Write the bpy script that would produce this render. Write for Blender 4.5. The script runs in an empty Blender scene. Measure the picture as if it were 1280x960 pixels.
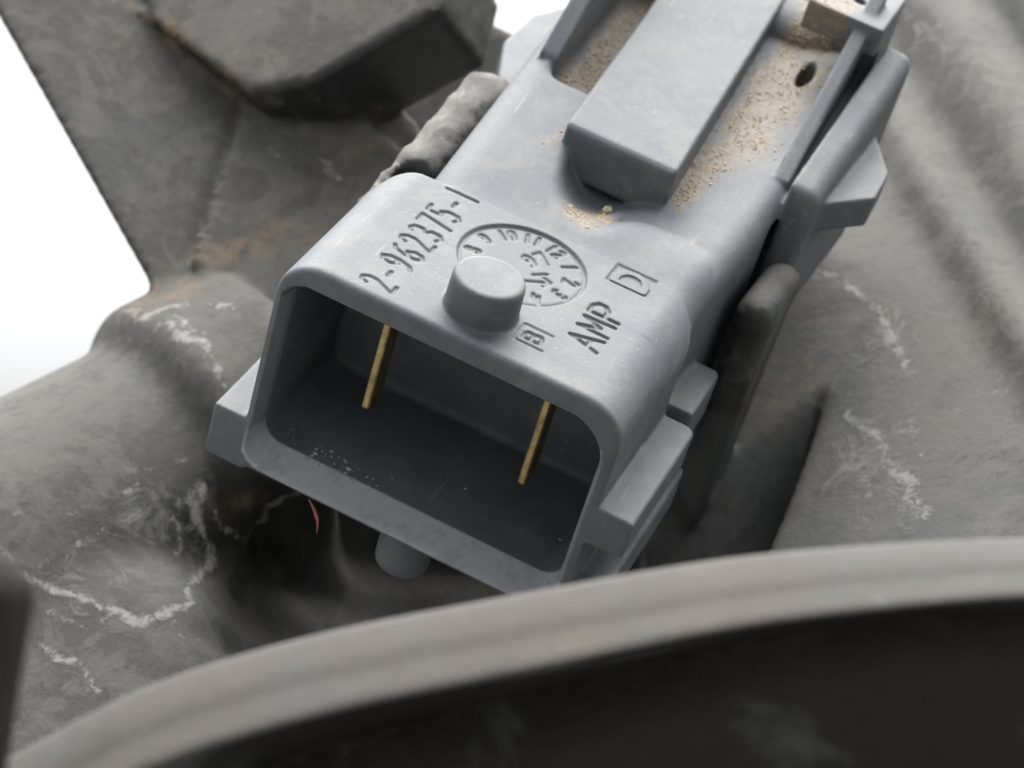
import bpy, math, random
import numpy as np
from mathutils import Matrix, Vector

# ------------------------------------------------------------------ camera, sky, sun, exposure
scene = bpy.context.scene
COL = scene.collection
PITCH = math.radians(6.0)          # the phone looks slightly upwards
CAM_H = 0.0                        # scene origin near the lens; the ground lies 1.2 m below
LENS = 84.375
cam_d = bpy.data.cameras.new("camera")
cam_d.lens = LENS
cam_d.sensor_width = 36.0
cam_d.clip_start = 0.005
cam_d.clip_end = 200.0
cam_d.dof.use_dof = True
cam_d.dof.focus_distance = 0.1085
cam_d.dof.aperture_fstop = 86.0
cam = bpy.data.objects.new("camera", cam_d)
COL.objects.link(cam)
cam.location = (0, 0, CAM_H)
cam.rotation_euler = (math.radians(90) + PITCH, 0, 0)
scene.camera = cam

SUN_EL, SUN_AZ = math.radians(74), math.radians(22)   # azimuth from +Y towards +X
world = bpy.data.worlds.new("World")
scene.world = world
world.use_nodes = True
wn = world.node_tree
bg = wn.nodes["Background"]
sky = wn.nodes.new("ShaderNodeTexSky")
sky.sky_type = 'NISHITA'
sky.sun_disc = False
sky.sun_elevation = SUN_EL
sky.sun_rotation = SUN_AZ
sky.air_density = 1.0
sky.dust_density = 5.0
sky.ozone_density = 1.0
hsv = wn.nodes.new("ShaderNodeHueSaturation")
hsv.inputs["Saturation"].default_value = 0.12          # overcast: nearly white light
wn.links.new(sky.outputs[0], hsv.inputs["Color"])
wn.links.new(hsv.outputs[0], bg.inputs["Color"])
bg.inputs["Strength"].default_value = 0.072
sun_d = bpy.data.lights.new("sun", 'SUN')
sun_d.energy = 2.9
sun_d.angle = math.radians(80)
sun_d.color = (1.0, 0.97, 0.93)
sun = bpy.data.objects.new("sun", sun_d)
COL.objects.link(sun)
sdir = Vector((math.sin(SUN_AZ) * math.cos(SUN_EL), math.cos(SUN_AZ) * math.cos(SUN_EL), math.sin(SUN_EL)))
sun.rotation_euler = sdir.to_track_quat('Z', 'Y').to_euler()
sun.location = (0, 0, 4)
scene.view_settings.view_transform = 'Standard'
scene.view_settings.look = 'None'
scene.view_settings.gamma = 1.0
scene.view_settings.exposure = 2.0
scene.cycles.max_bounces = 6

rng = np.random.default_rng(7)
random.seed(7)

# ------------------------------------------------------------------ frames (mm)
# pose of the connector: u to the right along its mouth, v back along its body, w up out of its top face
RC = np.array([[0.88803736, 0.39013345, 0.24328079],
               [0.42324256, -0.48697268, -0.7640179],
               [-0.17959784, 0.78144322, -0.59757101]])
TC = np.array([-2.96581984, -1.35983520, 106.558526])
# rig frame: X right, Y away, Z up (mm); tilted by PITCH into the world
RL = np.array([RC[0], RC[2], -RC[1]])            # local -> rig
TL = np.array([TC[0], TC[2], -TC[1]])
PM = np.array([[1, 0, 0], [0, math.cos(PITCH), -math.sin(PITCH)], [0, math.sin(PITCH), math.cos(PITCH)]])


def world_of_rig(p):
    return PM @ (np.asarray(p, float) * 0.001) + np.array([0, 0, CAM_H])


def mat4(R, t):
    M = Matrix.Identity(4)
    for i in range(3):
        for j in range(3):
            M[i][j] = float(R[i][j])
        M[i][3] = float(t[i])
    return M


def at(px, py, d):
    """a point of the rig frame, given by where it was measured in the survey picture and its distance"""
    return np.array([(px - 640) / 3000 * d, d, -(py - 480) / 3000 * d])


# ------------------------------------------------------------------ signed distance helpers (numpy)
def smin(a, b, k):
    h = np.clip(0.5 + 0.5 * (b - a) / k, 0, 1)
    return b + (a - b) * h - k * h * (1 - h)


def smax(a, b, k):
    return -smin(-a, -b, k)


def rrect(x, y, x0, x1, y0, y1, rtl, rtr, rbl, rbr):
    """2D rounded rectangle with its own radius at each corner"""
    cx, cy, hx, hy = (x0 + x1) / 2, (y0 + y1) / 2, (x1 - x0) / 2, (y1 - y0) / 2
    px, py = x - cx, y - cy
    r = np.where(px > 0, np.where(py > 0, rtr, rbr), np.where(py > 0, rtl, rbl))
    qx, qy = np.abs(px) - hx + r, np.abs(py) - hy + r
    return np.minimum(np.maximum(qx, qy), 0) + np.hypot(np.maximum(qx, 0), np.maximum(qy, 0)) - r


def rmax(a, b, r):
    """intersection with a rounded edge of radius r"""
    a, b = a + r, b + r
    return np.minimum(np.maximum(a, b), 0) + np.hypot(np.maximum(a, 0), np.maximum(b, 0)) - r


def slab(x, lo, hi):
    return np.abs(x - (lo + hi) / 2) - (hi - lo) / 2


def rbox(x, y, z, lo, hi, r):
    q = [np.abs(c - (l + h) / 2) - (h - l) / 2 + r for c, l, h in zip((x, y, z), lo, hi)]
    out = np.sqrt(np.maximum(q[0], 0) ** 2 + np.maximum(q[1], 0) ** 2 + np.maximum(q[2], 0) ** 2)
    return out + np.minimum(np.maximum(q[0], np.maximum(q[1], q[2])), 0) - r


def poly2d(x, y, pts):
    """2D distance to a polygon (negative inside)"""
    pts = np.asarray(pts, float)
    n = len(pts)
    x, y = np.broadcast_arrays(x, y)
    d = np.full(x.shape, 1e9)
    inside = np.zeros(x.shape, bool)
    for i in range(n):
        a, b = pts[i], pts[(i + 1) % n]
        ex, ey = b - a
        wx, wy = x - a[0], y - a[1]
        t = np.clip((wx * ex + wy * ey) / (ex * ex + ey * ey), 0, 1)
        d = np.minimum(d, (wx - ex * t) ** 2 + (wy - ey * t) ** 2)
        c = ((a[1] > y) != (b[1] > y))
        if ey != 0:
            inside ^= c & (x < ex * (y - a[1]) / ey + a[0])
    d = np.sqrt(d)
    return np.where(inside, -d, d)


def capsule(x, y, z, a, b, ra, rb=None):
    a, b = np.asarray(a, float), np.asarray(b, float)
    e = b - a
    rb = ra if rb is None else rb
    t = np.clip(((x - a[0]) * e[0] + (y - a[1]) * e[1] + (z - a[2]) * e[2]) / (e @ e), 0, 1)
    return np.sqrt((x - a[0] - e[0] * t) ** 2 + (y - a[1] - e[1] * t) ** 2 + (z - a[2] - e[2] * t) ** 2) - (ra + (rb - ra) * t)


def lattice(seed):
    return np.random.default_rng(seed).random((32, 32, 32)).astype(np.float32)


def vnoise(p, scale, seed):
    """smooth value noise at points p (n,3)"""
    L = lattice(seed)
    q = p / scale + 100.0
    i = np.floor(q).astype(int)
    f = q - i
    f = f * f * (3 - 2 * f)
    out = 0
    for dx in (0, 1):
        for dy in (0, 1):
            for dz in (0, 1):
                wgt = (f[:, 0] if dx else 1 - f[:, 0]) * (f[:, 1] if dy else 1 - f[:, 1]) * (f[:, 2] if dz else 1 - f[:, 2])
                out = out + wgt * L[(i[:, 0] + dx) % 32, (i[:, 1] + dy) % 32, (i[:, 2] + dz) % 32]
    return out


def fbm(p, scale, seed, octaves=4):
    return sum(vnoise(p, scale / 2 ** k, seed + k) * 0.5 ** k for k in range(octaves)) / sum(0.5 ** k for k in range(octaves))


def surface_nets(f, xs, ys, zs):
    s = f < 0
    c = np.zeros(tuple(n - 1 for n in f.shape), np.int8)
    for dx in (0, 1):
        for dy in (0, 1):
            for dz in (0, 1):
                c += s[dx:s.shape[0] - 1 + dx, dy:s.shape[1] - 1 + dy, dz:s.shape[2] - 1 + dz]
    I = np.argwhere((c > 0) & (c < 8))
    ids = np.full(c.shape, -1, np.int32)
    ids[I[:, 0], I[:, 1], I[:, 2]] = np.arange(len(I))
    corners = [(dx, dy, dz) for dx in (0, 1) for dy in (0, 1) for dz in (0, 1)]
    vals = {k: f[I[:, 0] + k[0], I[:, 1] + k[1], I[:, 2] + k[2]].astype(np.float64) for k in corners}
    acc = np.zeros((len(I), 3))
    cnt = np.zeros(len(I))
    for a in corners:
        for ax in range(3):
            if a[ax] == 0:
                b = list(a)
                b[ax] = 1
                va, vb = vals[a], vals[tuple(b)]
                m = (va < 0) != (vb < 0)
                t = np.where(m, va / np.where(m, va - vb, 1), 0)
                p = np.tile(np.array(a, float), (len(I), 1))
                p[:, ax] = t
                acc += p * m[:, None]
                cnt += m
    acc /= cnt[:, None]
    V = np.empty((len(I), 3))
    for ax, g in enumerate((xs, ys, zs)):
        g = np.asarray(g)
        V[:, ax] = g[I[:, ax]] * (1 - acc[:, ax]) + g[I[:, ax] + 1] * acc[:, ax]
    quads = []
    for ax in range(3):
        lo = [slice(None)] * 3
        hi = [slice(None)] * 3
        lo[ax], hi[ax] = slice(0, -1), slice(1, None)
        d = s[tuple(lo)] != s[tuple(hi)]
        E = np.argwhere(d)
        o = [(1, 2), (2, 0), (0, 1)][ax]
        ok = (E[:, o[0]] > 0) & (E[:, o[1]] > 0) & (E[:, o[0]] < f.shape[o[0]] - 1) & (E[:, o[1]] < f.shape[o[1]] - 1)
        E = E[ok]
        q = []
        for da, db in ((-1, -1), (0, -1), (0, 0), (-1, 0)):
            J = E.copy()
            J[:, o[0]] += da
            J[:, o[1]] += db
            q.append(ids[J[:, 0], J[:, 1], J[:, 2]])
        q = np.stack(q, 1)
        neg = s[E[:, 0], E[:, 1], E[:, 2]]
        q[~neg] = q[~neg][:, ::-1]
        quads.append(q)
    return V, np.concatenate(quads)


def vertex_normals(V, Q):
    a = V[Q[:, 2]] - V[Q[:, 0]]
    b = V[Q[:, 3]] - V[Q[:, 1]]
    n = np.cross(a, b)
    N = np.zeros_like(V)
    for k in range(4):
        for ax in range(3):
            N[:, ax] += np.bincount(Q[:, k], n[:, ax], len(V))
    return N / (np.linalg.norm(N, axis=1)[:, None] + 1e-20)


# ------------------------------------------------------------------ object helpers
def mesh_obj(name, V, F, material, parent=None, smooth=True, normals=None, attrs=None):
    me = bpy.data.meshes.new(name)
    F = np.asarray(F)
    k = F.shape[1]
    me.vertices.add(len(V))
    me.vertices.foreach_set("co", (np.asarray(V, np.float64) * 0.001).astype(np.float32).ravel())
    me.loops.add(F.size)
    me.loops.foreach_set("vertex_index", F.astype(np.int32).ravel())
    me.polygons.add(len(F))
    me.polygons.foreach_set("loop_start", np.arange(0, F.size, k, dtype=np.int32))
    me.polygons.foreach_set("loop_total", np.full(len(F), k, np.int32))
    me.update(calc_edges=True)
    me.polygons.foreach_set("use_smooth", np.full(len(F), smooth, bool))
    for an, av in (attrs or {}).items():
        me.attributes.new(an, 'FLOAT', 'POINT').data.foreach_set("value", np.asarray(av, np.float32))
    if normals is not None:
        me.normals_split_custom_set_from_vertices(normals.tolist())
    me.materials.append(material)
    o = bpy.data.objects.new(name, me)
    COL.objects.link(o)
    if parent:
        o.parent = parent
    return o


def split_by_label(V, Q, lab, names, materials, parent, attrs=None):
    N = vertex_normals(V, Q)
    out = []
    for k, nm in enumerate(names):
        q = Q[lab == k]
        if not len(q):
            continue
        used, inv = np.unique(q, return_inverse=True)
        out.append(mesh_obj(nm, V[used], inv.reshape(q.shape), materials[k], parent, True, N[used],
                            {a: v[used] for a, v in (attrs or {}).items()}))
    return out


def empty(name, M, label, cat):
    o = bpy.data.objects.new(name, None)
    COL.objects.link(o)
    o.empty_display_size = 0.005
    o.matrix_world = M
    o["label"], o["category"] = label, cat
    return o


# ------------------------------------------------------------------ materials
class Nodes:
    def __init__(self, name):
        self.m = bpy.data.materials.new(name)
        self.m.use_nodes = True
        self.t = self.m.node_tree
        self.b = self.t.nodes["Principled BSDF"]
        self.co = self.t.nodes.new("ShaderNodeTexCoord").outputs["Object"]

    def n(self, kind, **kw):
        nd = self.t.nodes.new(kind)
        for k, v in kw.items():
            setattr(nd, k, v)
        return nd

    def l(self, a, b):
        self.t.links.new(a, b)

    def noise(self, scale, detail=4, rough=0.6, dist=0.0):
        nd = self.n("ShaderNodeTexNoise")
        nd.inputs["Scale"].default_value = scale
        nd.inputs["Detail"].default_value = detail
        nd.inputs["Roughness"].default_value = rough
        nd.inputs["Distortion"].default_value = dist
        self.l(self.co, nd.inputs["Vector"])
        return nd.outputs["Fac"]

    def ramp(self, src, lo, hi, a=0.0, b=1.0):
        nd = self.n("ShaderNodeMapRange")
        nd.interpolation_type = 'SMOOTHSTEP'
        for k, v in zip(("From Min", "From Max", "To Min", "To Max"), (lo, hi, a, b)):
            nd.inputs[k].default_value = v
        self.l(src, nd.inputs["Value"])
        return nd.outputs["Result"]

    def math(self, op, a, b):
        nd = self.n("ShaderNodeMath", operation=op)
        for k, v in enumerate((a, b)):
            if isinstance(v, (int, float)):
                nd.inputs[k].default_value = v
            else:
                self.l(v, nd.inputs[k])
        return nd.outputs[0]

    def mix(self, fac, a, b):
        nd = self.n("ShaderNodeMix", data_type='RGBA')
        if isinstance(fac, (int, float)):
            nd.inputs[0].default_value = fac
        else:
            self.l(fac, nd.inputs[0])
        for k, v in ((6, a), (7, b)):
            if isinstance(v, tuple):
                nd.inputs[k].default_value = (*v, 1)
            else:
                self.l(v, nd.inputs[k])
        return nd.outputs[2]

    def attr(self, name):
        return self.n("ShaderNodeAttribute", attribute_name=name).outputs["Fac"]

    def bump(self, h, strength, dist):
        nd = self.n("ShaderNodeBump")
        nd.inputs["Strength"].default_value = strength
        nd.inputs["Distance"].default_value = dist
        self.l(h, nd.inputs["Height"])
        self.l(nd.outputs[0], self.b.inputs["Normal"])

    def color(self, c):
        if isinstance(c, tuple):
            self.b.inputs["Base Color"].default_value = (*c, 1)
        else:
            self.l(c, self.b.inputs["Base Color"])

    def rough(self, r):
        if isinstance(r, (int, float)):
            self.b.inputs["Roughness"].default_value = r
        else:
            self.l(r, self.b.inputs["Roughness"])


def grey_plastic():
    k = Nodes("grey_plastic")
    base = k.mix(k.ramp(k.noise(180, 5, 0.65), 0.35, 0.7), (0.068, 0.079, 0.093), (0.091, 0.102, 0.114))
    film = k.ramp(k.noise(420, 6, 0.7, 0.4), 0.42, 0.72, 0.0, 0.8)
    c = k.mix(film, base, (0.114, 0.119, 0.121))
    mp = k.n("ShaderNodeMapping")
    mp.inputs["Scale"].default_value = (3200, 420, 2000)
    mp.inputs["Rotation"].default_value = (0, 0, 0.5)
    k.l(k.co, mp.inputs["Vector"])
    sn = k.n("ShaderNodeTexNoise")
    sn.inputs["Scale"].default_value = 1.0
    sn.inputs["Detail"].default_value = 3
    k.l(mp.outputs[0], sn.inputs["Vector"])
    scr = k.math('MULTIPLY', k.ramp(sn.outputs["Fac"], 0.63, 0.70), k.ramp(k.noise(160, 3, 0.6), 0.45, 0.65, 0.0, 0.55))
    c = k.mix(scr, c, (0.165, 0.168, 0.165))
    c = k.mix(k.math('MULTIPLY', k.attr("lip"), k.ramp(k.noise(800, 6, 0.75), 0.2, 0.55, 0.35, 1.0)), c, (0.255, 0.27, 0.29))  # paler mouth lip: light on the chamfer put into the colour
    fleck = k.ramp(k.noise(5200, 2, 0.5), 0.66, 0.74, 0.0, 0.35)
    c = k.mix(fleck, c, (0.25, 0.24, 0.22))
    specks = k.ramp(k.noise(1900, 3, 0.6), 0.70, 0.78, 0.0, 0.5)
    c = k.mix(specks, c, (0.055, 0.055, 0.055))
    sandcol = k.mix(k.ramp(k.noise(2500, 3, 0.7), 0.35, 0.65), (0.13, 0.103, 0.072), (0.215, 0.175, 0.122))
    sm = k.math('ADD', k.attr("sand"), k.math('MULTIPLY', k.math('SUBTRACT', k.noise(900, 6, 0.75), 0.5), 1.1))
    sandm = k.math('MULTIPLY', k.ramp(sm, 0.3, 1.1, 0.0, 0.75), k.ramp(k.attr("sand"), 0.02, 0.3))
    c = k.mix(sandm, c, sandcol)
    k.color(c)
    k.rough(0.62)
    k.b.inputs["Specular IOR Level"].default_value = 0.35
    h = k.math('ADD', k.noise(6000, 4, 0.7), k.math('MULTIPLY', sandm, k.noise(7000, 2, 0.8)))
    k.bump(h, 0.35, 0.00006)
    return k.m


def black_plastic(name, dark=(0.013, 0.0145, 0.014), dust=(0.089, 0.087, 0.082), amount=0.0, up=0.75):
    k = Nodes(name)
    g = k.n("ShaderNodeNewGeometry").outputs["Normal"]
    sep = k.n("ShaderNodeSeparateXYZ")
    k.l(g, sep.inputs[0])
    upf = k.ramp(sep.outputs["Z"], -0.55, 0.95, -0.25, up)
    cloud = k.math('MULTIPLY', k.math('SUBTRACT', k.noise(110, 7, 0.7, 0.9), 0.5), 1.7)
    mid = k.math('MULTIPLY', k.math('SUBTRACT', k.noise(330, 6, 0.72, 1.4), 0.5), 1.3)
    fine = k.math('MULTIPLY', k.math('SUBTRACT', k.noise(1100, 6, 0.78, 0.8), 0.5), 1.1)
    mark = k.math('MULTIPLY', k.math('SUBTRACT', k.ramp(k.noise(150, 5, 0.6, 2.0), 0.50, 0.545), 0.5), 0.28)
    m = k.math('ADD', k.math('ADD', k.math('ADD', upf, cloud), k.math('ADD', mid, mark)), k.math('ADD', fine, amount))
    film = k.ramp(m, -0.15, 1.05)
    c = k.mix(film, dark, dust)
    warm = k.ramp(k.noise(140, 4, 0.6), 0.52, 0.72, 0.0, 0.16)
    cool = k.ramp(k.noise(75, 5, 0.65, 1.0), 0.5, 0.62, 0.0, 0.6)
    c = k.mix(cool, c, (0.058, 0.066, 0.064))
    c = k.mix(k.math('MULTIPLY', warm, film), c, (0.15, 0.115, 0.08))
    rust = k.math('MULTIPLY', k.attr("rust"), k.ramp(k.noise(700, 5, 0.7), 0.38, 0.72, 0.0, 0.8))
    c = k.mix(rust, c, (0.19, 0.135, 0.085))
    cr = k.math('MAXIMUM', k.attr("crust"), k.math('MULTIPLY', k.ramp(k.noise(130, 5, 0.7, 0.7), 0.5, 0.7, 0.0, 0.42), film))
    crm = k.math('MULTIPLY', k.ramp(k.math('ADD', cr, k.math('MULTIPLY', k.math('SUBTRACT', k.noise(1500, 8, 0.85, 0.8), 0.5), 3.4)), 0.45, 1.0, 0.0, 0.85), k.ramp(cr, 0.05, 0.4))
    ch = k.attr("chalk")
    chm = k.math('MULTIPLY', k.ramp(k.math('ADD', ch, k.math('MULTIPLY', k.math('SUBTRACT', k.noise(520, 9, 0.8, 1.2), 0.5), 3.2)), 0.55, 1.25, 0.0, 0.75), k.ramp(ch, 0.0, 0.35))
    c = k.mix(chm, c, (0.20, 0.20, 0.192))
    c = k.mix(crm, c, (0.27, 0.27, 0.262))
    k.color(c)
    k.rough(k.ramp(film, 0.0, 0.6, 0.42, 0.85))
    k.b.inputs["Specular IOR Level"].default_value = 0.4
    h = k.math('ADD', k.noise(1300, 7, 0.78, 0.4), k.math('ADD', k.math('MULTIPLY', crm, 1.2), chm))
    k.bump(h, 0.5, 0.00022)
    return k.m


def plain(name, c, rough=0.6, metal=0.0, var=0.25, scale=1500, bump=True):
    k = Nodes(name)
    k.color(k.mix(k.ramp(k.noise(scale, 4, 0.7), 0.3, 0.7), tuple(x * (1 - var) for x in c), tuple(min(1, x * (1 + var)) for x in c)))
    k.rough(rough)
    k.b.inputs["Metallic"].default_value = metal
    if bump:
        k.bump(k.noise(scale * 3, 3, 0.6), 0.2, 0.00004)
    return k.m


GREY = grey_plastic()
BLACK = black_plastic("dusty_black_plastic", amount=0.22)
TABMAT = black_plastic("scuffed_black_plastic", dust=(0.15, 0.145, 0.137), amount=-0.12)
RIMMAT = black_plastic("rim_plastic", dust=(0.064, 0.0585, 0.054), amount=0.6)
DARKMAT = black_plastic("clean_black_plastic", dark=(0.008, 0.008, 0.0075), dust=(0.030, 0.029, 0.027), amount=-0.1)
DARKMAT.node_tree.nodes['Principled BSDF'].inputs['Specular IOR Level'].default_value = 0.15
GOLD = plain("gold_plated_brass", (0.31, 0.25, 0.13), 0.5, 1.0, 0.3)
SANDM = plain("sand", (0.27, 0.22, 0.155), 0.9, 0.0, 0.35, 4000, False)
LINT = plain("white_lint", (0.33, 0.33, 0.32), 0.9)
REDM = plain("red_fibre", (0.22, 0.07, 0.06), 0.8)

# ------------------------------------------------------------------ engraved marks on the top face
# strokes live in text space: x along the body (v), y across it (towards -u)
GL = {
    '0': [[(.5, 1), (.2, .85), (.1, .5), (.2, .15), (.5, 0), (.8, .15), (.9, .5), (.8, .85), (.5, 1)]],
    '1': [[(.5, 0), (.5, 1)]],
    '2': [[(.1, .8), (.25, .97), (.55, 1), (.8, .85), (.8, .62), (.1, 0), (.9, 0)]],
    '3': [[(.1, .9), (.4, 1), (.75, .9), (.78, .65), (.45, .53), (.82, .38), (.8, .12), (.45, 0), (.1, .1)]],
    '4': [[(.7, 0), (.7, 1), (.1, .3), (.95, .3)]],
    '5': [[(.85, 1), (.2, 1), (.15, .55), (.55, .62), (.85, .42), (.8, .12), (.45, 0), (.1, .1)]],
    '6': [[(.75, .95), (.4, .85), (.15, .5), (.15, .2), (.4, 0), (.75, .08), (.85, .32), (.6, .52), (.18, .38)]],
    '7': [[(.1, 1), (.9, 1), (.4, 0)]],
    '8': [[(.5, .53), (.2, .68), (.25, .93), (.5, 1), (.75, .93), (.8, .68), (.5, .53), (.15, .35), (.2, .08), (.5, 0), (.8, .08), (.85, .35), (.5, .53)]],
    '9': [[(.82, .62), (.4, .48), (.15, .68), (.25, .92), (.6, 1), (.85, .8), (.85, .5), (.6, .15), (.25, .05)]],
    '-': [[(.2, .45), (.75, .45)]],
    'A': [[(0, 0), (.5, 1), (1, 0)], [(.2, .36), (.8, .36)]],
    'M': [[(0, 0), (.08, 1), (.5, .35), (.92, 1), (1, 0)]],
    'P': [[(.05, 0), (.05, 1), (.6, 1), (.9, .85), (.9, .62), (.6, .47), (.05, .47)]],
    'B': [[(.1, 0), (.1, 1), (.6, 1), (.82, .85), (.78, .62), (.5, .53), (.1, .53)], [(.5, .53), (.85, .4), (.85, .12), (.6, 0), (.1, 0)]],
    'D': [[(.1, 0), (.1, 1), (.5, 1), (.85, .8), (.95, .5), (.85, .2), (.5, 0), (.1, 0)]],
}


def add_text(segs, s, x0, yc, w, h, pitch, hw, dep, rot=0.0, slant=0.0):
    """text starting at x0 (v), centred on u = yc, letters of size w x h"""
    for i, ch in enumerate(s):
        for st in GL[ch]:
            pts = [(x0 + i * pitch + x * w + slant * (y - .5) * h, (y - .5) * h) for x, y in st]
            P = [(yc - b, a) for a, b in pts]       # (u, v)
            for p, q in zip(P[:-1], P[1:]):
                segs.append((p, q, hw, dep))


def add_glyph(segs, ch, cu, cv, w, h, ang, hw, dep):
    """one glyph centred on (cu, cv); ang turns its up direction from -u"""
    c, s = math.cos(ang), math.sin(ang)
    for st in GL[ch]:
        P = []
        for x, y in st:
            a, b = (x - .5) * w, (y - .5) * h       # a along reading, b up
            a, b = a * c - b * s, a * s + b * c
            P.append((cu - b, cv + a))
        for p, q in zip(P[:-1], P[1:]):
            segs.append((p, q, hw, dep))


SEG = []
add_text(SEG, "2-962375-1", 0.75, -4.2, 0.74, 1.62, 1.03, 0.075, 0.10)
add_text(SEG, "AMP", 3.4, 5.05, 0.98, 1.5, 1.36, 0.08, 0.13)
add_glyph(SEG, 'B', 3.05, 2.42, 0.72, 0.86, 0, 0.07, 0.10)
for p, q in (((2.35, 1.75), (2.35, 3.1)), ((2.35, 3.1), (3.75, 3.1)), ((2.35, 1.75), (3.75, 1.75))):
    SEG.append((p, q, 0.06, 0.07))
DIAL = (0.40, 7.25, 3.15)
A12 = math.atan2(8.9 - 7.25, 1.75 - 0.40) + 0.35           # where the 12 stands, as an angle in (u, v)
for i in range(12):
    num = str(12 if i == 0 else i)
    a = A12 - i * math.pi / 6
    for j, ch in enumerate(num):
        off = (j - (len(num) - 1) / 2) * 0.5
        ca = a - off / 2.4
        # up direction points outwards: outward (cos a, sin a); up is (-cos r, ...) in (u, v)
        add_glyph(SEG, ch, DIAL[0] + 2.42 * math.cos(ca), DIAL[1] + 2.42 * math.sin(ca), 0.36, 0.72, ca - math.pi, 0.075, 0.14)
add_glyph(SEG, '9', 0.55, 7.9, 0.55, 0.9, -0.5, 0.08, 0.12)
add_glyph(SEG, '7', 0.95, 8.5, 0.55, 0.9, -0.5, 0.08, 0.12)
for p, q in (((0.9, 6.2), (2.0, 7.0)), ((2.0, 7.0), (1.55, 7.15)), ((2.0, 7.0), (1.85, 6.5)), ((1.1, 7.0), (1.6, 7.5))):
    SEG.append((p, q, 0.08, 0.12))


def engraving(u, v):
    """depth of the moulded-in marks at (u, v)"""
    D = np.zeros(u.shape)
    for (p, q, hw, dep) in SEG:
        m = 0.4
        iu = np.where((u[:, 0] > min(p[0], q[0]) - m) & (u[:, 0] < max(p[0], q[0]) + m))[0]
        iv = np.where((v[0] > min(p[1], q[1]) - m) & (v[0] < max(p[1], q[1]) + m))[0]
        if not len(iu) or not len(iv):
            continue
        sl = np.s_[iu[0]:iu[-1] + 1, iv[0]:iv[-1] + 1]
        uu, vv = u[sl], v[sl]
        ex, ey = q[0] - p[0], q[1] - p[1]
        t = np.clip(((uu - p[0]) * ex + (vv - p[1]) * ey) / (ex * ex + ey * ey + 1e-9), 0, 1)
        d = np.hypot(uu - p[0] - ex * t, vv - p[1] - ey * t)
        k = np.clip((hw + 0.07 - d) / 0.1, 0, 1)
        D[sl] = np.maximum(D[sl], dep * k * k * (3 - 2 * k))
    r = np.hypot(u - DIAL[0], v - DIAL[1])
    k = np.clip((DIAL[2] - r) / 0.12, 0, 1)
    low = 0.10 * k + 0.07 * np.exp(-((r - DIAL[2] + 0.14) / 0.1) ** 2) * (k > 0)
    D = np.where(k > 0, low + D * 0.8, D)
    # emblem: sunk box with a raised letter D
    bx = rrect(u, v, 3.95, 6.15, 9.0, 10.75, .05, .05, .05, .05)
    ring = poly2d((v - 9.15) / 1.35, (5.05 - u) / 1.5 + .5, GL['D'][0][:-1])
    raised = np.abs(np.abs(ring * 1.4) - 0.0) < 0.17
    k = np.clip(-bx / 0.1, 0, 1)
    D = np.maximum(D, np.where(raised, 0.0, 0.085) * k)
    return D


# ------------------------------------------------------------------ ground far below the parts
def build_ground():
    k = Nodes("pale_concrete")
    k.color(k.mix(k.ramp(k.noise(3, 6, 0.7), 0.3, 0.7), (0.13, 0.128, 0.12), (0.2, 0.195, 0.185)))
    k.rough(0.9)
    s = 60000.0
    V = np.array([(-s, -s, -1200), (s, -s, -1200), (s, s, -1200), (-s, s, -1200)])
    o = mesh_obj("ground", V, np.array([[0, 1, 2, 3]]), k.m, None, False)
    o["kind"] = "structure"


build_ground()

# ------------------------------------------------------------------ the grey connector
def axis(parts):
    out = []
    for a, b, h in parts:
        out.append(np.arange(a, b - h * 0.5, h))
    out.append([parts[-1][1]])
    return np.concatenate(out)


US = axis([(-10.9, -5.6, .13), (-5.6, 6.5, .06), (6.5, 13.2, .13)])
VS = axis([(-0.5, 0.6, .1), (0.6, 11.4, .06), (11.4, 41.0, .15)])
WS = axis([(-14.4, -12.0, .15), (-12.0, -9.8, .11), (-9.8, -0.2, .16), (-0.2, 0.78, .11), (0.78, 1.24, .045), (1.24, 9.0, .14)])


def top_of(v):
    return 1.1 + 0.135 * np.clip(v - 10.5, 0, 30) - 0.135 * 0.5 * (1 - np.exp(-np.clip(v - 10.5, 0, 30) / .5))


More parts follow.
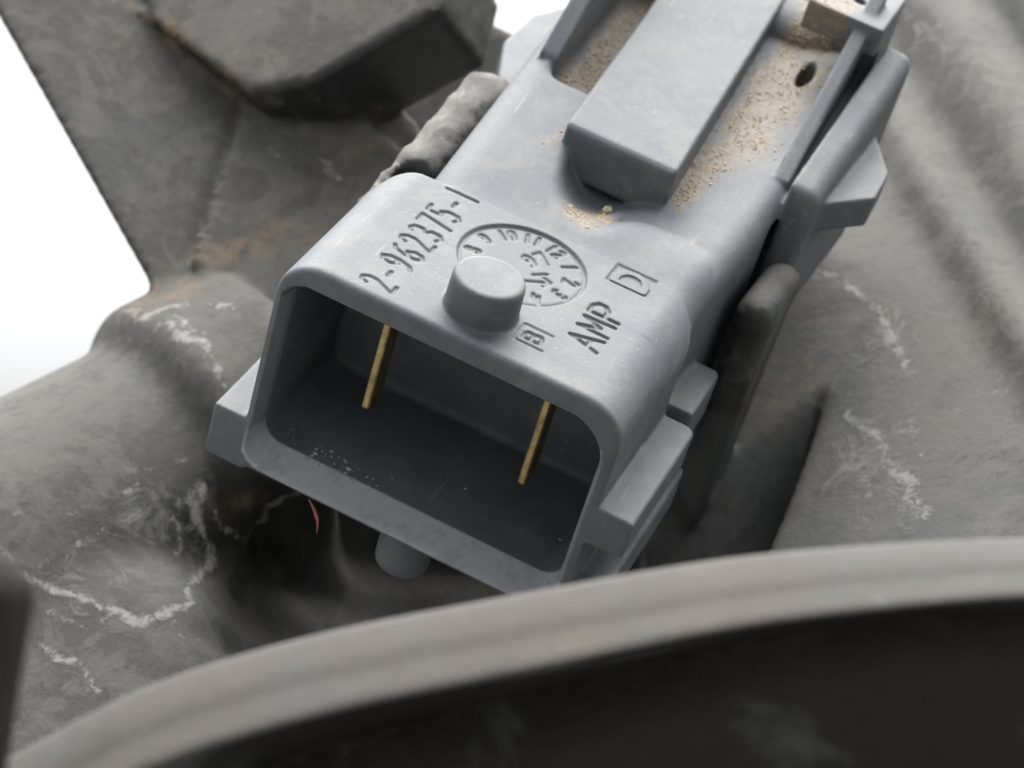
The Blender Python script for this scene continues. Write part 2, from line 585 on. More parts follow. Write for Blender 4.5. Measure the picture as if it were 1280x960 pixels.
def f_shell(u, v, w):
    prof = rrect(u, w, -8.62, 8.9, -11.5, 1.1, 2.3, 2.2, .9, .9)
    shroud = rmax(prof, slab(v, 0.0, 10.9), 0.38)
    plan = rrect(u, v, -8.62, 8.9, -5.0, 10.9, 2.6, 2.6, .5, .5)
    shroud = smax(shroud, plan, 0.4)
    ul = -6.35 - 0.03 * np.clip(v - 11, 0, 20)
    ur = 8.35 + 0.075 * np.clip(v - 11, 0, 13)
    rear = rrect(u, w, ul, ur, -9.0, top_of(v), 1.9, 1.5, .8, .8)
    rear = rmax(rear, slab(v, 6.0, 37.0), .3)
    d = smin(shroud, rear, 0.04 + 0.86 * np.clip((0.3 - w) / 0.9, 0, 1))
    # the notch in the right side ahead of the wing
    d = smax(d, -rbox(u, v, w, (7.2, 19.6, -14), (12, 22.8, 0.9), .3), .25)
    # hollow ahead of the latch and the channel it lies in
    dish = (np.sqrt(((u - 0.8) / 2.15) ** 2 + ((v - 17.2) / 4.2) ** 2 + ((w - 2.4) / 2.6) ** 2) - 1) * 2.2
    d = smax(d, -dish, .5)
    shal = (np.sqrt(((u - 1.3) / 1.9) ** 2 + ((v - 14.6) / 2.6) ** 2 + ((w - 2.3) / 1.3) ** 2) - 1) * 1.3
    d = smax(d, -shal, .7)
    lowl = 0.8 + 0.1 * np.clip(v - 20, 0, 20)
    chan = smax(rrect(u, w, -4.9, 1.0, lowl, 12, .3, .3, .9, .9), np.maximum(21.8 - v, v - 34.5) + 0 * u, 1.2)
    d = smax(d, -chan, .6)
    # right of the latch the floor falls gently towards it
    slope = (w - (1.25 + 0.12 * (v - 18) + np.clip((u - 4.4) / 3.3, 0, 1.2) ** 1.3 * 1.1)) * 0.85
    slope = np.maximum(np.maximum(-slope, 3.0 - u), np.maximum((15.6 - v) * .4, (v - 34.0) * .7))
    d = smax(d, -slope, 1.5)
    hole = np.sqrt(((u - 6.3) / .38) ** 2 + ((v - 31.6) / 1.2) ** 2 + ((w - 2.9) / 1.4) ** 2) - 1
    d = smax(d, -hole, .3)
    return d


def cavity(u, v, w):
    e = np.clip(1.5 - v, 0, 1.7)
    wl = -10.25 - 0.56 * e
    e2 = np.clip(1.0 - v, 0, 1.2)
    prof = rrect(u, w, -8.0 - 0.22 * e2, 8.0 + 0.2 * e2, wl, 0.0 + 0 * e, 1.5, 2.1, 1.1, 1.1)
    return rmax(prof, v - 9.0, .4)


def cyl(u, v, w, cu, cv, r, w0, w1, er):
    return rmax(np.hypot(u - cu, v - cv) - r, slab(w, w0, w1), er)


def f_knob(u, v, w):
    r = 1.74 + 0.03 * (1 - w)
    return rmax(np.hypot(u - .3, v - 2.62) - r, slab(w, 0.2, 2.98), .26)


def f_latch(u, v, w):
    t = 3.05 + 0.085 * (v - 17.0)
    uc = 1.02 - 0.05 * (v - 17.0)
    prof = rrect(u - uc, (w - t), -3.0, 3.05, -2.9, 0.0, .2, .2, .3, .3)
    front = v - 16.9
    return rmax(prof, slab(v, 17.0, 40.2), .42)


def f_rib(u, v, w):
    t = 2.7 + 0.46 * np.clip(v - 22.6, -3, 14)
    uc = 8.35 - 0.02 * (v - 23)
    return rmax(rrect(u, w, uc - .42, uc + .42, -1.0, t, .1, .1, .1, .1), slab(v, 21.8, 34.5), .1)


def f_rail(u, v, w):
    t = 3.2 + 0.7 * np.clip(v - 23.4, -3, 5) + 0.3 * np.clip(v - 28.4, 0, 9)
    uc = -5.35
    return rmax(rrect(u, w, uc - .55, uc + .5, -1.0, t, .12, .12, .1, .1), slab(v, 22.9, 36.0), .15)


def f_blade(u, v, w):
    t = 2.6 + 0.22 * np.clip(v - 19, 0, 20)
    uc = 9.95 + 0.04 * np.clip(v - 24, -6, 9)
    d = rrect(u, w, uc - .8, uc + .85, -6.0, t, .15, .75, .2, .2)
    return rmax(d, slab(v, 20.6, 33.6), .45)


def f_wing_r(u, v, w):
    p = poly2d(u, v, [(8, 23.0), (10.6, 21.6), (12.85, 24.5), (12.75, 27.4), (11.2, 30.4), (8, 31.5)])
    return rmax(p, slab(w, 0.3, 2.1), .12)


def f_wing_l(u, v, w):
    p = poly2d(u, v, [(-6, 23.0), (-8.3, 25.2), (-9.6, 28.9), (-9.6, 32.8), (-8.4, 35.6), (-6, 35.8)])
    return rmax(p, slab(w, -2.7, -0.9), .12)


def f_hook(u, v, w):
    a = rbox(u, v, w, (5.0, 31.6, 5.6), (9.3, 36.4, 7.3), .15)
    b = rbox(u, v, w, (7.9, 32.6, 0.0), (9.3, 36.4, 6.5), .15)
    hole = np.hypot(u - 7.3, v - 33.8) - .33
    return np.maximum(np.minimum(a, b), -np.maximum(hole, 6.6 - w))


def f_fl(lo, hi, r, rear):
    def g(u, v, w):
        d = rbox(u, v, w, lo, hi, r)
        plan = rrect(u, v, -20, hi[0], -5, hi[1], rear, rear, .2, .2) if hi[0] > 0 else rrect(u, v, lo[0], 20, -5, hi[1], rear, rear, .2, .2)
        return smax(d, plan, .1)
    return g


PRIMS = [
    ("housing_shell", f_shell, None, 0.0),
    ("locking_knob", f_knob, ((-1.8, 2.4), (.5, 4.8), (.1, 3.2)), 0.22),
    ("latch", f_latch, ((-3.8, 4.6), (16.5, 40.9), (-1, 9)), 0.0),
    ("rib", f_rib, ((7.3, 9.2), (21, 35.2), (-1.5, 9)), 0.12),
    ("rib", f_rail, ((-6.3, -4.5), (22, 36.6), (-1.5, 9)), 0.12),
    ("guide_rail", f_blade, ((8.5, 11.8), (20.0, 34.5), (-6.5, 6.5)), 0.35),
    ("mounting_wing", f_wing_r, ((7.5, 13.1), (20.5, 32.0), (-.2, 2.6)), 0.15),
    ("mounting_wing", f_wing_l, ((-10.2, -5.5), (22.5, 36.5), (-3.2, -.5)), 0.15),
    ("hook_block", f_hook, ((4.5, 9.8), (31, 37), (-.5, 7.8)), 0.12),
    ("side_flange", f_fl((8.0, 0.0, -6.35), (10.62, 8.7, -4.25), .16, .7), ((7.6, 11.2), (-.5, 9.4), (-7, -3.7)), 0.16),
    ("side_flange", f_fl((8.0, 9.6, -6.9), (10.05, 13.9, -4.3), .16, .5), ((7.6, 10.6), (9, 14.5), (-7.5, -3.8)), 0.16),
    ("side_flange", f_fl((8.0, 1.2, -11.5), (10.4, 12.0, -9.1), .16, .7), ((7.6, 11), (.6, 12.6), (-12, -8.6)), 0.16),
    ("side_flange", f_fl((-10.2, 0.0, -11.62), (-8.0, 11.8, -8.62), .14, .7), ((-10.8, -7.6), (-.5, 12.4), (-12.1, -8.1)), 0.14),
    ("locating_peg", lambda u, v, w: cyl(u, v, w, .35, 1.75, 1.35, -14.0, -11.0, .35), ((-1.4, 2.2), (-.2, 3.6), (-14.3, -10.8)), 0.15),
]


def build_connector():
    u = US[:, None, None].astype(np.float32)
    v = VS[None, :, None].astype(np.float32)
    w = WS[None, None, :].astype(np.float32)
    f = f_shell(u, v, w).astype(np.float32)
    # engraving: only the thin layer under the flat top
    UU, VV = np.meshgrid(US, VS, indexing='ij')
    D = engraving(UU, VV)
    D[:, VS > 11.3] = 0
    kw = np.where((WS > 0.6) & (WS < 1.4))[0]
    sl = np.s_[:, :, kw[0]:kw[-1] + 1]
    carve = w[:, :, kw[0]:kw[-1] + 1] - (1.1 - D[:, :, None])
    f[sl] = np.where(D[:, :, None] > 0, np.maximum(f[sl], carve), f[sl])
    iv = np.where(VS < 10.5)[0][-1]
    f[:, :iv] = np.maximum(f[:, :iv], -cavity(u, v[:, :iv], w))
    for nm, fn, bb, k in PRIMS[1:]:
        ix = [np.where((g > b[0]) & (g < b[1]))[0] for g, b in zip((US, VS, WS), bb)]
        s = np.s_[ix[0][0]:ix[0][-1] + 1, ix[1][0]:ix[1][-1] + 1, ix[2][0]:ix[2][-1] + 1]
        d = fn(u[s[0]], v[:, s[1]], w[:, :, s[2]]).astype(np.float32)
        f[s] = smin(f[s], d, k) if k > 0 else np.minimum(f[s], d)
        if nm == "side_flange":
            m = s[1]
            f[s] = np.maximum(f[s], -cavity(u[s[0]], v[:, s[1]], w[:, :, s[2]])) if VS[ix[1][0]] < 8 else f[s]
    V, Q = surface_nets(f, US, VS, WS)
    # which part each face belongs to
    C = V[Q].mean(1)
    lab = np.zeros(len(Q), int)
    for k, (nm, fn, bb, kk) in enumerate(PRIMS[1:], 1):
        m = np.all([(C[:, a] > bb[a][0]) & (C[:, a] < bb[a][1]) for a in range(3)], 0)
        i = np.where(m)[0]
        d = fn(C[i, 0], C[i, 1], C[i, 2])
        d0 = np.maximum(f_shell(C[i, 0], C[i, 1], C[i, 2]), -cavity(C[i, 0], C[i, 1], C[i, 2]))
        lab[i[(d < d0 - 1e-4) & (d < 0.12)]] = k
    # sand lies in the hollow round the latch and in the channel beside it
    x, y, z = V.T
    sand = np.exp(-(((x - 1.15 - .12 * (y - 13.5)) / 1.25) ** 2 + ((y - 13.6) / 1.9) ** 2)) * 1.5
    sand += 0.16 / (1 + np.exp(-(y - 19) * .6))
    sand += np.exp(-(((x + 2.4) / .5) ** 2 + ((y - 17.3) / 1.5) ** 2)) * 0.7
    sand += np.exp(-(((x - 4.6) / .75) ** 2)) * (1 / (1 + np.exp(-(y - 17.2) * 2))) * 0.9
    sand += np.exp(-(((x - 6.0) / 1.6) ** 2)) * (1 / (1 + np.exp(-(y - 21.5) * .9))) * 0.85
    sand += np.exp(-(((x + 3.6) / 1.2) ** 2)) * (1 / (1 + np.exp(-(y - 22.2) * 1.4))) * 1.0
    nl = np.array([n in ("latch",) for n, *_ in PRIMS])
    onl = np.zeros(len(V), bool)
    onl[Q[nl[lab]].ravel()] = True
    tl = 3.05 + 0.085 * (y - 17.0)
    sand = np.where(onl & (z > tl - .7), sand * 0.12, sand)
    sand = np.clip(sand * (.3 + 1.35 * fbm(V, 2.2, 91)), 0, 1)
    # front edge of the mouth: light caught by the chamfer, painted as a paler mask
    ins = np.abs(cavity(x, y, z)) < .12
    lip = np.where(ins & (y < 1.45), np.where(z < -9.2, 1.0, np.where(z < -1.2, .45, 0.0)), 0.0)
    names = [n for n, *_ in PRIMS]
    root = empty("electrical_connector", mat4(PM @ RL, world_of_rig(TL)),
                 "grey two-pin plastic plug connector with open mouth, round knob and moulded part number", "connector")
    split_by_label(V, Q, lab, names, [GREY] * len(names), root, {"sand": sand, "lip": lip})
    return root, V, Q, lab, sand


CONN, CV, CQ, CLAB, CSAND = build_connector()


def pin_mesh(cu):
    """upright contact tongue with a stem running back into the wall, edges chamfered"""
    import bmesh
    out = [(2.6, -7.0), (2.75, -7.15), (3.7, -7.1), (4.1, -6.7), (4.1, -3.0), (9.4, -3.0), (9.4, -0.9), (2.6, -0.9)]
    bm = bmesh.new()
    vs = [bm.verts.new((cu - .19, a, b)) for a, b in out]
    f = bm.faces.new(vs)
    ex = bmesh.ops.extrude_face_region(bm, geom=[f])
    for e in ex["geom"]:
        if isinstance(e, bmesh.types.BMVert):
            e.co.x += .38
    bmesh.ops.recalc_face_normals(bm, faces=bm.faces[:])
    bmesh.ops.bevel(bm, geom=bm.edges[:], offset=.07, segments=1, affect='EDGES', profile=.5)
    bmesh.ops.triangulate(bm, faces=bm.faces[:])
    bm.verts.index_update()
    V = np.array([x.co[:] for x in bm.verts])
    F = np.array([[x.index for x in fc.verts] for fc in bm.faces])
    bm.free()
    return V, F


for cu in (-3.75, 4.55):        # contact tongues standing in the mouth
    V, F = pin_mesh(cu)
    mesh_obj("pin", V, F, GOLD, CONN, False)


# ------------------------------------------------------------------ the dusty black housing behind
def to_local(x, y, z):
    dx, dy, dz = x - TL[0], y - TL[1], z - TL[2]
    return [RL[0, k] * dx + RL[1, k] * dy + RL[2, k] * dz for k in range(3)]


def persp(x, y, z):
    """direction angles as survey-picture coordinates"""
    return 640 + 3000 * x / y, 480 - 3000 * z / y


def prism(pts, d0, d1, r, shift=(0, 0, 0), tilt=(0, 0)):
    """upright plate: outline surveyed at distance d0, thickness to d1, leaning by tilt and swept by shift"""
    P = np.array([at(px, py, d0) for px, py in pts])

    def g(x, y, z):
        c0 = at(320, 180, d0)
        yy = y - tilt[0] * (x - c0[0]) - tilt[1] * (z - c0[2])
        t = (yy - d0)
        return rmax(poly2d(x - shift[0] * t, z - shift[2] * t, P[:, [0, 2]]), slab(yy, d0, d1), r)
    return g


def on_lean(px, py, d0):
    r0, c0 = at(px, py, 1.0), at(320, 180, d0)
    return r0 * ((d0 - .10 * c0[0] - .55 * c0[2]) / (1 - .10 * r0[0] - .55 * r0[2]))


AX0 = at(204, 672, 134)
AXD = np.array([0.80, 0.42, 0.43])
AXD /= np.linalg.norm(AXD)


def f_drum(x, y, z):
    px, py, pz = x - AX0[0], y - AX0[1], z - AX0[2]
    t = px * AXD[0] + py * AXD[1] + pz * AXD[2]
    r = np.sqrt(np.maximum(px * px + py * py + pz * pz - t * t, 0))
    tube = rmax(r - 11.0, slab(t, -60, 3.5), 1.2)
    collar = rmax(r - 12.6, slab(t, 2.2, 9.5), 1.6)
    return smin(tube, collar, 1.8)


f_plate = prism([(-60, -60), (205, 362), (300, 420), (480, 420), (560, 260), (520, 150), (430, 60), (420, -60)], 138, 142, .3, tilt=(.10, .55))
f_skin = prism([(307, 118), (243, 322), (300, 400), (480, 400), (520, 200), (430, 130), (392, 96)], 137.2, 140, .25, tilt=(.10, .55))
f_ridge = prism([(150, -6), (168, -6), (318, 110), (312, 124), (290, 110)], 137.4, 140, .3, tilt=(.10, .55))
f_block = prism([(140, -60), (168, 4), (306, 110), (386, 99), (548, 8), (570, -80)], 133.5, 141, .45, shift=(.34, 0, -.36), tilt=(-.35, .55))
f_far = prism([(520, -60), (556, -34), (592, 10), (660, 44), (720, 50), (700, 160), (420, 330), (420, 100)], 146, 151, .4, tilt=(0, .3))

# sloping panel on the right, rising away from the camera
PN = np.array([-0.30, -0.60, 0.74])
PN /= np.linalg.norm(PN)
PP = at(1080, 640, 121)


def on_panel(px, py, lift=0.0):
    r = at(px, py, 1.0)
    return r * ((PP @ PN) / (r @ PN)) + PN * lift


def f_panel(x, y, z):
    d = (x - PP[0]) * PN[0] + (y - PP[1]) * PN[1] + (z - PP[2]) * PN[2]
    # left of the step line the panel is sunk, deeper the further down
    a, b = on_panel(1030, 482), on_panel(940, 692)
    e = b - a
    e = e / np.linalg.norm(e)
    side = np.cross(e, PN)
    if side[0] > 0:
        side = -side
    s = (x - a[0]) * side[0] + (y - a[1]) * side[1] + (z - a[2]) * side[2]
    t = (x - a[0]) * e[0] + (y - a[1]) * e[1] + (z - a[2]) * e[2]
    drop = np.clip(0.8 * np.clip(t, 0, 40) - 1.5 * np.maximum(s, 0), 0, 7)
    k = 1 / (1 + np.exp(np.clip(-s / 0.22, -30, 30)))
    d = d + drop * k
    d = np.maximum(d, -(d + 9))
    return np.maximum(d, 6.0 - x + 0 * y)


def f_rib_at(a, b, lift, rad):
    return lambda x, y, z: capsule(x, y, z, on_panel(*a, lift), on_panel(*b, lift), rad)


def f_base(x, y, z):
    """the low body the drum grows out of, with a hollow below the connector"""
    q = at(60, 840, 117)
    d = (x - q[0]) * -0.08 + (y - q[1]) * -0.80 + (z - q[2]) * 0.59
    d = smax(d, -(d + 22), .5)
    d = smax(d, z + 8.6 + 0.1 * (x + 20), 2.5)
    d = smax(d, x - 3.0, 1.5)
    hol = np.sqrt(((x + 4.2) / 10.8) ** 2 + ((y - 120) / 17) ** 2 + ((z + 10.8) / 8.0) ** 2) - 1
    lump = np.sin(x * .9 + z * .7) * np.sin(y * .35 + x * .5) + .5 * np.sin(z * 1.7 + y * .8)
    return d, hol * 7.0 + .1 * lump


def f_bracket(x, y, z):
    u, v, w = to_local(x, y, z)
    d = rbox(u, v, w, (9.4, 15.2, -30.0), (11.4, 20.0, -1.7), .6)
    return smin(d, capsule(u, v, w, (10.35, 15.8, -1.6), (10.5, 19.2, -1.5), 1.0), .6)


def f_tab(x, y, z):
    u, v, w = to_local(x, y, z)
    d = capsule(u, v, w - .0, (-8.1, 11.0, -2.6), (-7.7, 22.2, -0.9), 1.35, 1.65)
    d = smax(d, rbox(u, v, w, (-9.4, 9.0, -9), (-6.3, 23.4, .5), .4), .25)
    lump = np.sin(u * 3.1 + v * 1.3) * np.sin(v * 2.3 + w * 1.9) * np.sin(w * 3.7 + u * 1.1 + v * .6)
    return d + .16 * lump + .08 * np.sin(v * 5.1 + u * 4.3) * np.sin(w * 5.5 + v)


HP = [("base_panel", None, BLACK, 0), ("drum", f_drum, BLACK, 1.2), ("back_plate", f_plate, BLACK, 0.9), ("cover_skin", f_skin, BLACK, 0.1),
      ("ridge", f_ridge, BLACK, 0.3), ("block", f_block, BLACK, 0.4), ("far_plate", f_far, BLACK, 0.2), ("side_panel", f_panel, BLACK, 0.6),
      ("inner_wall", lambda x, y, z: rbox(x, y, z, (-12.5, 138, -22.5), (14, 142, -4.5), .5), BLACK, 0.4), ("stiffening_rib", f_rib_at((1085, 110), (1330, 500), -.3, 1.2), BLACK, 1.6), ("stiffening_rib", f_rib_at((1120, -60), (1360, 320), -1.2, 2.9), BLACK, 1.6), ("stiffening_rib", f_rib_at((1245, -60), (1425, 220), .1, 1.5), BLACK, 1.6), ("bracket", f_bracket, BLACK, 0.3), ("mount_tab", f_tab, TABMAT, 0.2)]


def build_housing():
    xs = axis([(-36, 50, .36)])
    ys = axis([(98, 150, .36), (150, 196, .7)])
    zs = axis([(-23, 34, .36)])
    x, y, z = xs[:, None, None].astype(np.float32), ys[None, :, None].astype(np.float32), zs[None, None, :].astype(np.float32)
    b, hol = f_base(x, y, z)
    f = np.broadcast_to(b, (len(xs), len(ys), len(zs))).astype(np.float32).copy()
    vals = []
    for nm, fn, m, k in HP[1:]:
        d = fn(x, y, z).astype(np.float32)
        if nm == "bracket":
            f = smax(f, -hol.astype(np.float32), 3.5)
        f = smin(f, d, k) if k > .15 else np.minimum(f, d)
    # the crease beside the cover skin
    f = np.maximum(f, -capsule(x, y, z, on_lean(302, 124, 137.8), on_lean(238, 318, 137.8), .42))
    # nothing of the housing passes through the connector
    lo = [np.where(g > q)[0][0] for g, q in zip((xs, ys, zs), (-18, 98, -18))]
    u, v, w = to_local(x, y, z)
    clear = np.minimum(rbox(u, v, w, (-8.6, -2, -12.2), (9.3, 14, 1.2), .3), rbox(u, v, w, (-6.6, 10, -9.6), (9.3, 40, 3), .3))
    clear = np.minimum(clear, rbox(u, v, w, (-10.4, -2, -12.2), (11, 12.3, -8.4), .3))
    f = np.maximum(f, -clear)
    # a hollow, open back and sides
    f[0] = f[-1] = 1
    f[:, 0] = f[:, -1] = 1
    f[:, :, 0] = f[:, :, -1] = 1
    V, Q = surface_nets(f, xs, ys, zs)
    C = V[Q].mean(1)
    D = [f_base(*C.T)[0]] + [fn(*C.T) for _, fn, _, _ in HP[1:]]
    lab = np.argmin(np.abs(np.array(D)) + (np.array(D) < -1.5) * 0.5, 0)
    # dried mineral crust along seams, rust-brown dust in the creases
    px, py = persp(*V.T)
    crust = np.zeros(len(V))
    wob = fbm(V, 3.0, 11) - .5
    wob2 = fbm(V, 3.0, 31) - .5
    wob3 = fbm(V, 2.0, 71)
    qx, qy = px + 60 * wob, py + 60 * wob2

    def line(pts, width, amp):
        d = np.full(len(V), 1e9)
        for a, b in zip(pts[:-1], pts[1:]):
            a, b = np.array(a, float), np.array(b, float)
            e = b - a
            t = np.clip(((qx - a[0]) * e[0] + (qy - a[1]) * e[1]) / (e @ e), 0, 1)
            d = np.minimum(d, np.hypot(qx - a[0] - e[0] * t, qy - a[1] - e[1] * t))
        return amp * np.exp(-(d / width) ** 2) * np.clip(.35 + 1.5 * (wob3 + .0), .25, 1.15)
    for pts, wd, am in (([(0, 690), (40, 722), (80, 735), (150, 775), (200, 768), (238, 742)], 8, 1.0), ([(262, 590), (248, 640), (264, 700), (236, 745)], 8, .95),
                        ([(250, 600), (225, 650), (228, 700)], 6, .7), ([(150, 625), (175, 600), (200, 578), (232, 568)], 9, .75), ([(60, 700), (95, 690), (130, 668), (170, 660)], 6, .7),
                        ([(280, 640), (300, 668), (330, 660), (345, 640), (372, 628)], 5, .9), ([(60, 765), (110, 785), (150, 775)], 6, .7), ([(200, 770), (216, 802), (250, 800)], 5, .7),
                        ([(225, 415), (262, 436), (276, 470)], 7, .9), ([(165, 400), (215, 385), (300, 388)], 6, .8), ([(190, 425), (230, 405), (258, 420)], 5, .8),
                        ([(50, 820), (90, 835), (110, 862)], 7, .8), ([(20, 640), (70, 650), (110, 640)], 6, .5), ([(400, 200), (430, 222)], 7, .8), ([(330, 185), (352, 200), (370, 235)], 5, .6),
                        ([(1010, 335), (1050, 345), (1085, 372), (1110, 420), (1122, 470)], 10, .8), ([(1060, 520), (1085, 560), (1120, 600), (1145, 650)], 12, .75),
                        ([(1040, 610), (1075, 590), (1100, 640)], 8, .6), ([(1130, 530), (1150, 570)], 8, .6), ([(210, 210), (230, 170), (245, 120)], 8, .5), ([(1140, 30), (1180, 70)], 12, .6)):
        crust = np.maximum(crust, line(pts, wd, am * .95))
    rust = np.zeros(len(V))
    for pts, wd, am in (([(170, 15), (240, 65), (305, 112)], 11, .9), ([(300, 130), (270, 225), (236, 330)], 9, .4),
                        ([(190, 380), (260, 325), (330, 298), (410, 297)], 22, .8), ([(440, 180), (480, 160)], 30, .6),
                        ([(940, 500), (1010, 460), (1030, 400)], 25, .6), ([(270, 625), (330, 625)], 14, .7), ([(465, 235), (490, 190)], 12, .7)):
        rust = np.maximum(rust, line(pts, wd, am))
    org = at(400, 760, 125)
    chalk = np.zeros(len(V))
    for cx, cy, rx, ry, am in ((180, 640, 120, 90, .75), (110, 730, 130, 60, .7), (250, 690, 40, 110, .6), (190, 420, 120, 40, .55), (60, 860, 80, 60, .6),
                               (1085, 590, 90, 130, .8), (1105, 430, 60, 80, .75), (1020, 350, 60, 50, .5), (950, 470, 80, 60, .5), (230, 190, 80, 110, .45),
                               (340, 210, 50, 80, .45), (420, 205, 40, 50, .5), (1160, 60, 70, 60, .5), (1190, 230, 120, 160, .3), (120, 550, 160, 60, .4)):
        chalk = np.maximum(chalk, am * np.exp(-((qx - cx) / rx) ** 2 - ((qy - cy) / ry) ** 2))
    root = empty("black_housing", mat4(PM, world_of_rig(org)),
                 "dusty black moulded plastic housing with a stained drum, behind and around the grey connector", "plastic housing")
    parts = split_by_label(V - org, Q, lab, [h[0] for h in HP], [h[2] for h in HP], root, {"crust": crust, "rust": rust, "chalk": chalk})
    return root


build_housing()


# ------------------------------------------------------------------ the out-of-focus rim in front
def catmull(P, n):
    P = np.asarray(P, float)
    out = []
    for i in range(1, len(P) - 2):
        p0, p1, p2, p3 = P[i - 1:i + 3]
        for t in np.linspace(0, 1, n, endpoint=False):
            out.append(.5 * ((2 * p1) + (-p0 + p2) * t + (2 * p0 - 5 * p1 + 4 * p2 - p3) * t ** 2 + (-p0 + 3 * p1 - 3 * p2 + p3) * t ** 3))
    out.append(P[-2])
    return np.array(out)


def sweep(path, prof, closed=True, scale=None):
    """sweep a profile (a = outward/up in the picture plane, b = away) along a path"""
    T = np.gradient(path, axis=0)
    T /= np.linalg.norm(T, axis=1)[:, None]
    A = np.array([0, 1.0, 0])
    U = np.cross(T, A)
    U /= np.linalg.norm(U, axis=1)[:, None]
    U *= np.sign(U[:, 2:3])
    n, m = len(path), len(prof)
    sc = np.ones(n) if scale is None else scale
    V = np.array([path[i] + U[i] * a * sc[i] + A * b for i in range(n) for a, b in prof])
    F = [[i * m + j, i * m + (j + 1) % m, (i + 1) * m + (j + 1) % m, (i + 1) * m + j] for i in range(n - 1) for j in range(m if closed else m - 1)]
    return V, np.array(F)


def build_rim():
    d = 74.0
    c = [(-420, 1260), (-200, 1115), (40, 985), (200, 905), (400, 844), (640, 795), (900, 745), (1100, 722), (1290, 710), (1500, 708), (1720, 722)]
    path = catmull([at(px, py, d) for px, py in c], 10)
    wid = np.interp(path[:, 0], [at(0, 0, d)[0], at(640, 0, d)[0], at(1280, 0, d)[0]], [.98, .93, .70])
    org = at(640, 900, 78)
    root = empty("lamp_bowl", mat4(PM, world_of_rig(org)), "blurred dusty rim of a black bowl curving across the bottom in front of the connector", "bowl")
    # lip: rounded, with a shallow groove near its lower edge
    lip = [(1.0, 2.6), (1.12, 2.2), (1.12, 1.85), (1.0, 1.6), (.4, .75), (.05, .35), (-.15, .2), (-.3, .02), (-.75, -.55), (-1.02, -.85), (-1.14, -.88), (-1.2, -.72), (-1.12, -.2), (-.8, .9), (-.3, 2.4)]
    V, F = sweep(path, lip, True, wid)
    z0 = np.zeros(len(V))
    mesh_obj("rim", V - org, F, RIMMAT, root, True, attrs={"crust": z0, "rust": z0})
    wall = [(.9, 2.3), (.2, 6), (-1.4, 13), (-4.2, 19), (-5.0, 19.2), (-2.6, 13), (-.9, 6), (-.1, 2.3)]
    V, F = sweep(path, wall, True, wid)
    z0 = np.zeros(len(V))
    mesh_obj("bowl_wall", V - org, F[:, ::-1], DARKMAT, root, True, attrs={"crust": z0, "rust": z0})
    back = [(-3.6, 17.6), (-9, 20.5), (-16, 22), (-24, 22), (-24, 23), (-16, 23), (-8.6, 21.5), (-4.2, 19.4)]
    V, F = sweep(path, back, True, wid)
    z0 = np.zeros(len(V))
    mesh_obj("bowl_floor", V - org, F[:, ::-1], DARKMAT, root, True, attrs={"crust": z0, "rust": z0})


build_rim()


# a dark post close to the lens on the left
def build_post():
    xs, ys, zs = np.arange(-19, -9.5, .15), np.arange(60, 74, .2), np.arange(-16, -3, .15)
    x, y, z = xs[:, None, None], ys[None, :, None], zs[None, None, :]
    a, b = at(-32, 752, 64), at(-48, 960, 64)
    d = capsule(x, y, z, a, b, 1.55, 1.2)
    V, Q = surface_nets(d, xs, ys, zs)
    org = b
    z0 = np.zeros(len(V))
    o = mesh_obj("black_post", V - org, Q, DARKMAT, None, True, attrs={"crust": z0, "rust": z0})
    o.matrix_world = mat4(PM, world_of_rig(org))
    o["label"], o["category"] = "blurred black plastic post at the left edge above the dusty rim", "post"


build_post()


# ------------------------------------------------------------------ loose dirt
ICO_V, ICO_F = None, None


def grain_mesh(points, sizes, seed, flat=0.4):
    import bmesh
    global ICO_V, ICO_F
    if ICO_V is None:
        bm = bmesh.new()
        bmesh.ops.create_icosphere(bm, subdivisions=1, radius=1.0)
        ICO_V = np.array([v.co[:] for v in bm.verts])
        ICO_F = np.array([[v.index for v in f.verts] for f in bm.faces])
        bm.free()
    r = np.random.default_rng(seed)
    Vs, Fs = [], []
    for i, (p, s) in enumerate(zip(points, sizes)):
        q = ICO_V * (1 + 0.35 * (r.random((len(ICO_V), 1)) - .5)) * (s * (0.7 + .6 * r.random(3)) * np.array([1.25, 1.25, flat]))
        Vs.append(q + p)
        Fs.append(ICO_F + i * len(ICO_V))
    return np.concatenate(Vs), np.concatenate(Fs)


def loose(name, pts, sizes, mat, label, cat, seed):
    V, F = grain_mesh(pts, sizes, seed)
    o = mesh_obj(name, V, F, mat, None, False)
    o.matrix_world = CONN.matrix_world
    o["kind"], o["label"], o["category"] = "stuff", label, cat
    return o


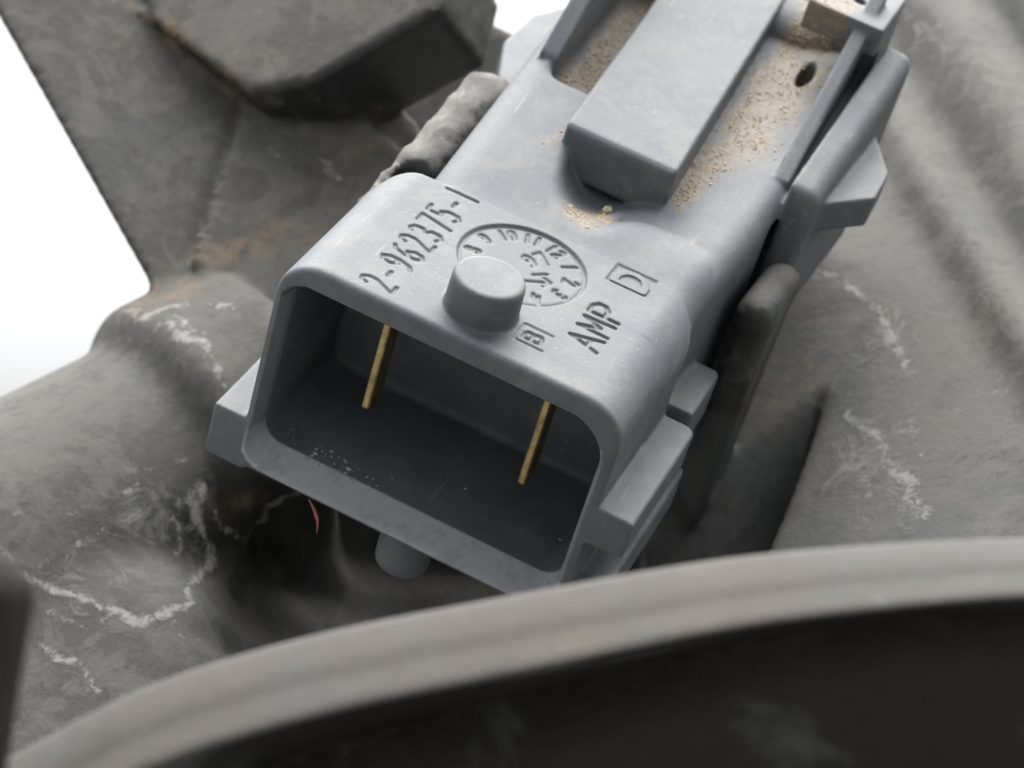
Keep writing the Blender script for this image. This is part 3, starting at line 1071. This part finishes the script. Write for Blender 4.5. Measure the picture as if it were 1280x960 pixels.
CN = vertex_normals(CV, CQ)
cand = np.where((CSAND > .45) & (CN[:, 2] > .45))[0]
wgt = CSAND[cand] ** 2 * (0.3 + fbm(CV[cand], 1.2, 51)) ** 3
pick = rng.choice(cand, 2600, p=wgt / wgt.sum())
sz = 0.022 + 0.06 * rng.random(2600) ** 4
loose("sand_grains", CV[pick] + CN[pick] * 0.02 + rng.normal(0, .04, (2600, 3)) * [1, 1, 0], sz, SANDM,
      "pale brown sand lying in the hollow and channels around the latch", "sand", 3)
crumb = np.array([[2.6, 16.4, 1.3]])
near = np.where((np.hypot(CV[:, 0] - 2.0, CV[:, 1] - 15.6) < .4) & (CN[:, 2] > .4))[0]
if len(near):
    crumb = CV[near[:1]] + [[0, 0, .15]]
V, F = grain_mesh(crumb, [0.24], 5, 1.0)
o = mesh_obj("sand_crumb", V, F, SANDM, None, False)
o.matrix_world = CONN.matrix_world
o["label"], o["category"] = "largest crumb of sand at the front edge of the hollow below the latch", "crumb"
# lint and dust on the floor of the mouth and on its lower lip
fl = np.where((CN[:, 2] > .6) & (CV[:, 2] < -9.6) & (np.abs(CV[:, 0]) < 7.6) & (CV[:, 1] < 5))[0]
wgt = np.exp(-((CV[fl, 0] + 4.5) / 2.2) ** 2 - ((CV[fl, 1] - 1.8) / .7) ** 2) + .006
pick = rng.choice(fl, 90, p=wgt / wgt.sum())
loose("dust_flecks", CV[pick] + CN[pick] * .02, 0.018 + 0.085 * rng.random(90) ** 3, LINT, "white dust flecks on the floor inside the connector mouth", "dust", 9)


def tube_mesh(path, r):
    path = np.asarray(path, float)
    T = np.gradient(path, axis=0)
    T /= np.linalg.norm(T, axis=1)[:, None]
    A = np.cross(T, [0.3, 1, .2])
    A /= np.linalg.norm(A, axis=1)[:, None]
    B = np.cross(T, A)
    n = 8
    V = np.array([path[i] + r[i] * (A[i] * math.cos(2 * math.pi * k / n) + B[i] * math.sin(2 * math.pi * k / n)) for i in range(len(path)) for k in range(n)])
    F = np.array([[i * n + k, i * n + (k + 1) % n, (i + 1) * n + (k + 1) % n, (i + 1) * n + k] for i in range(len(path) - 1) for k in range(n)])
    return V, F


fp = catmull([at(380, 612, 109.4), at(386, 624, 109.7), at(393, 638, 110), at(397, 652, 110.4), at(396, 666, 110.8), at(393, 676, 111)], 6)
V, F = tube_mesh(fp - fp[0], 0.02 + 0.07 * np.sin(np.linspace(.2, 3.0, len(fp))) ** 2)
o = mesh_obj("red_fibre", V, F, REDM, None, True)
o.matrix_world = mat4(PM, world_of_rig(fp[0]))
o["label"], o["category"] = "tiny red fibre hanging under the lower left lip of the connector mouth", "fibre"
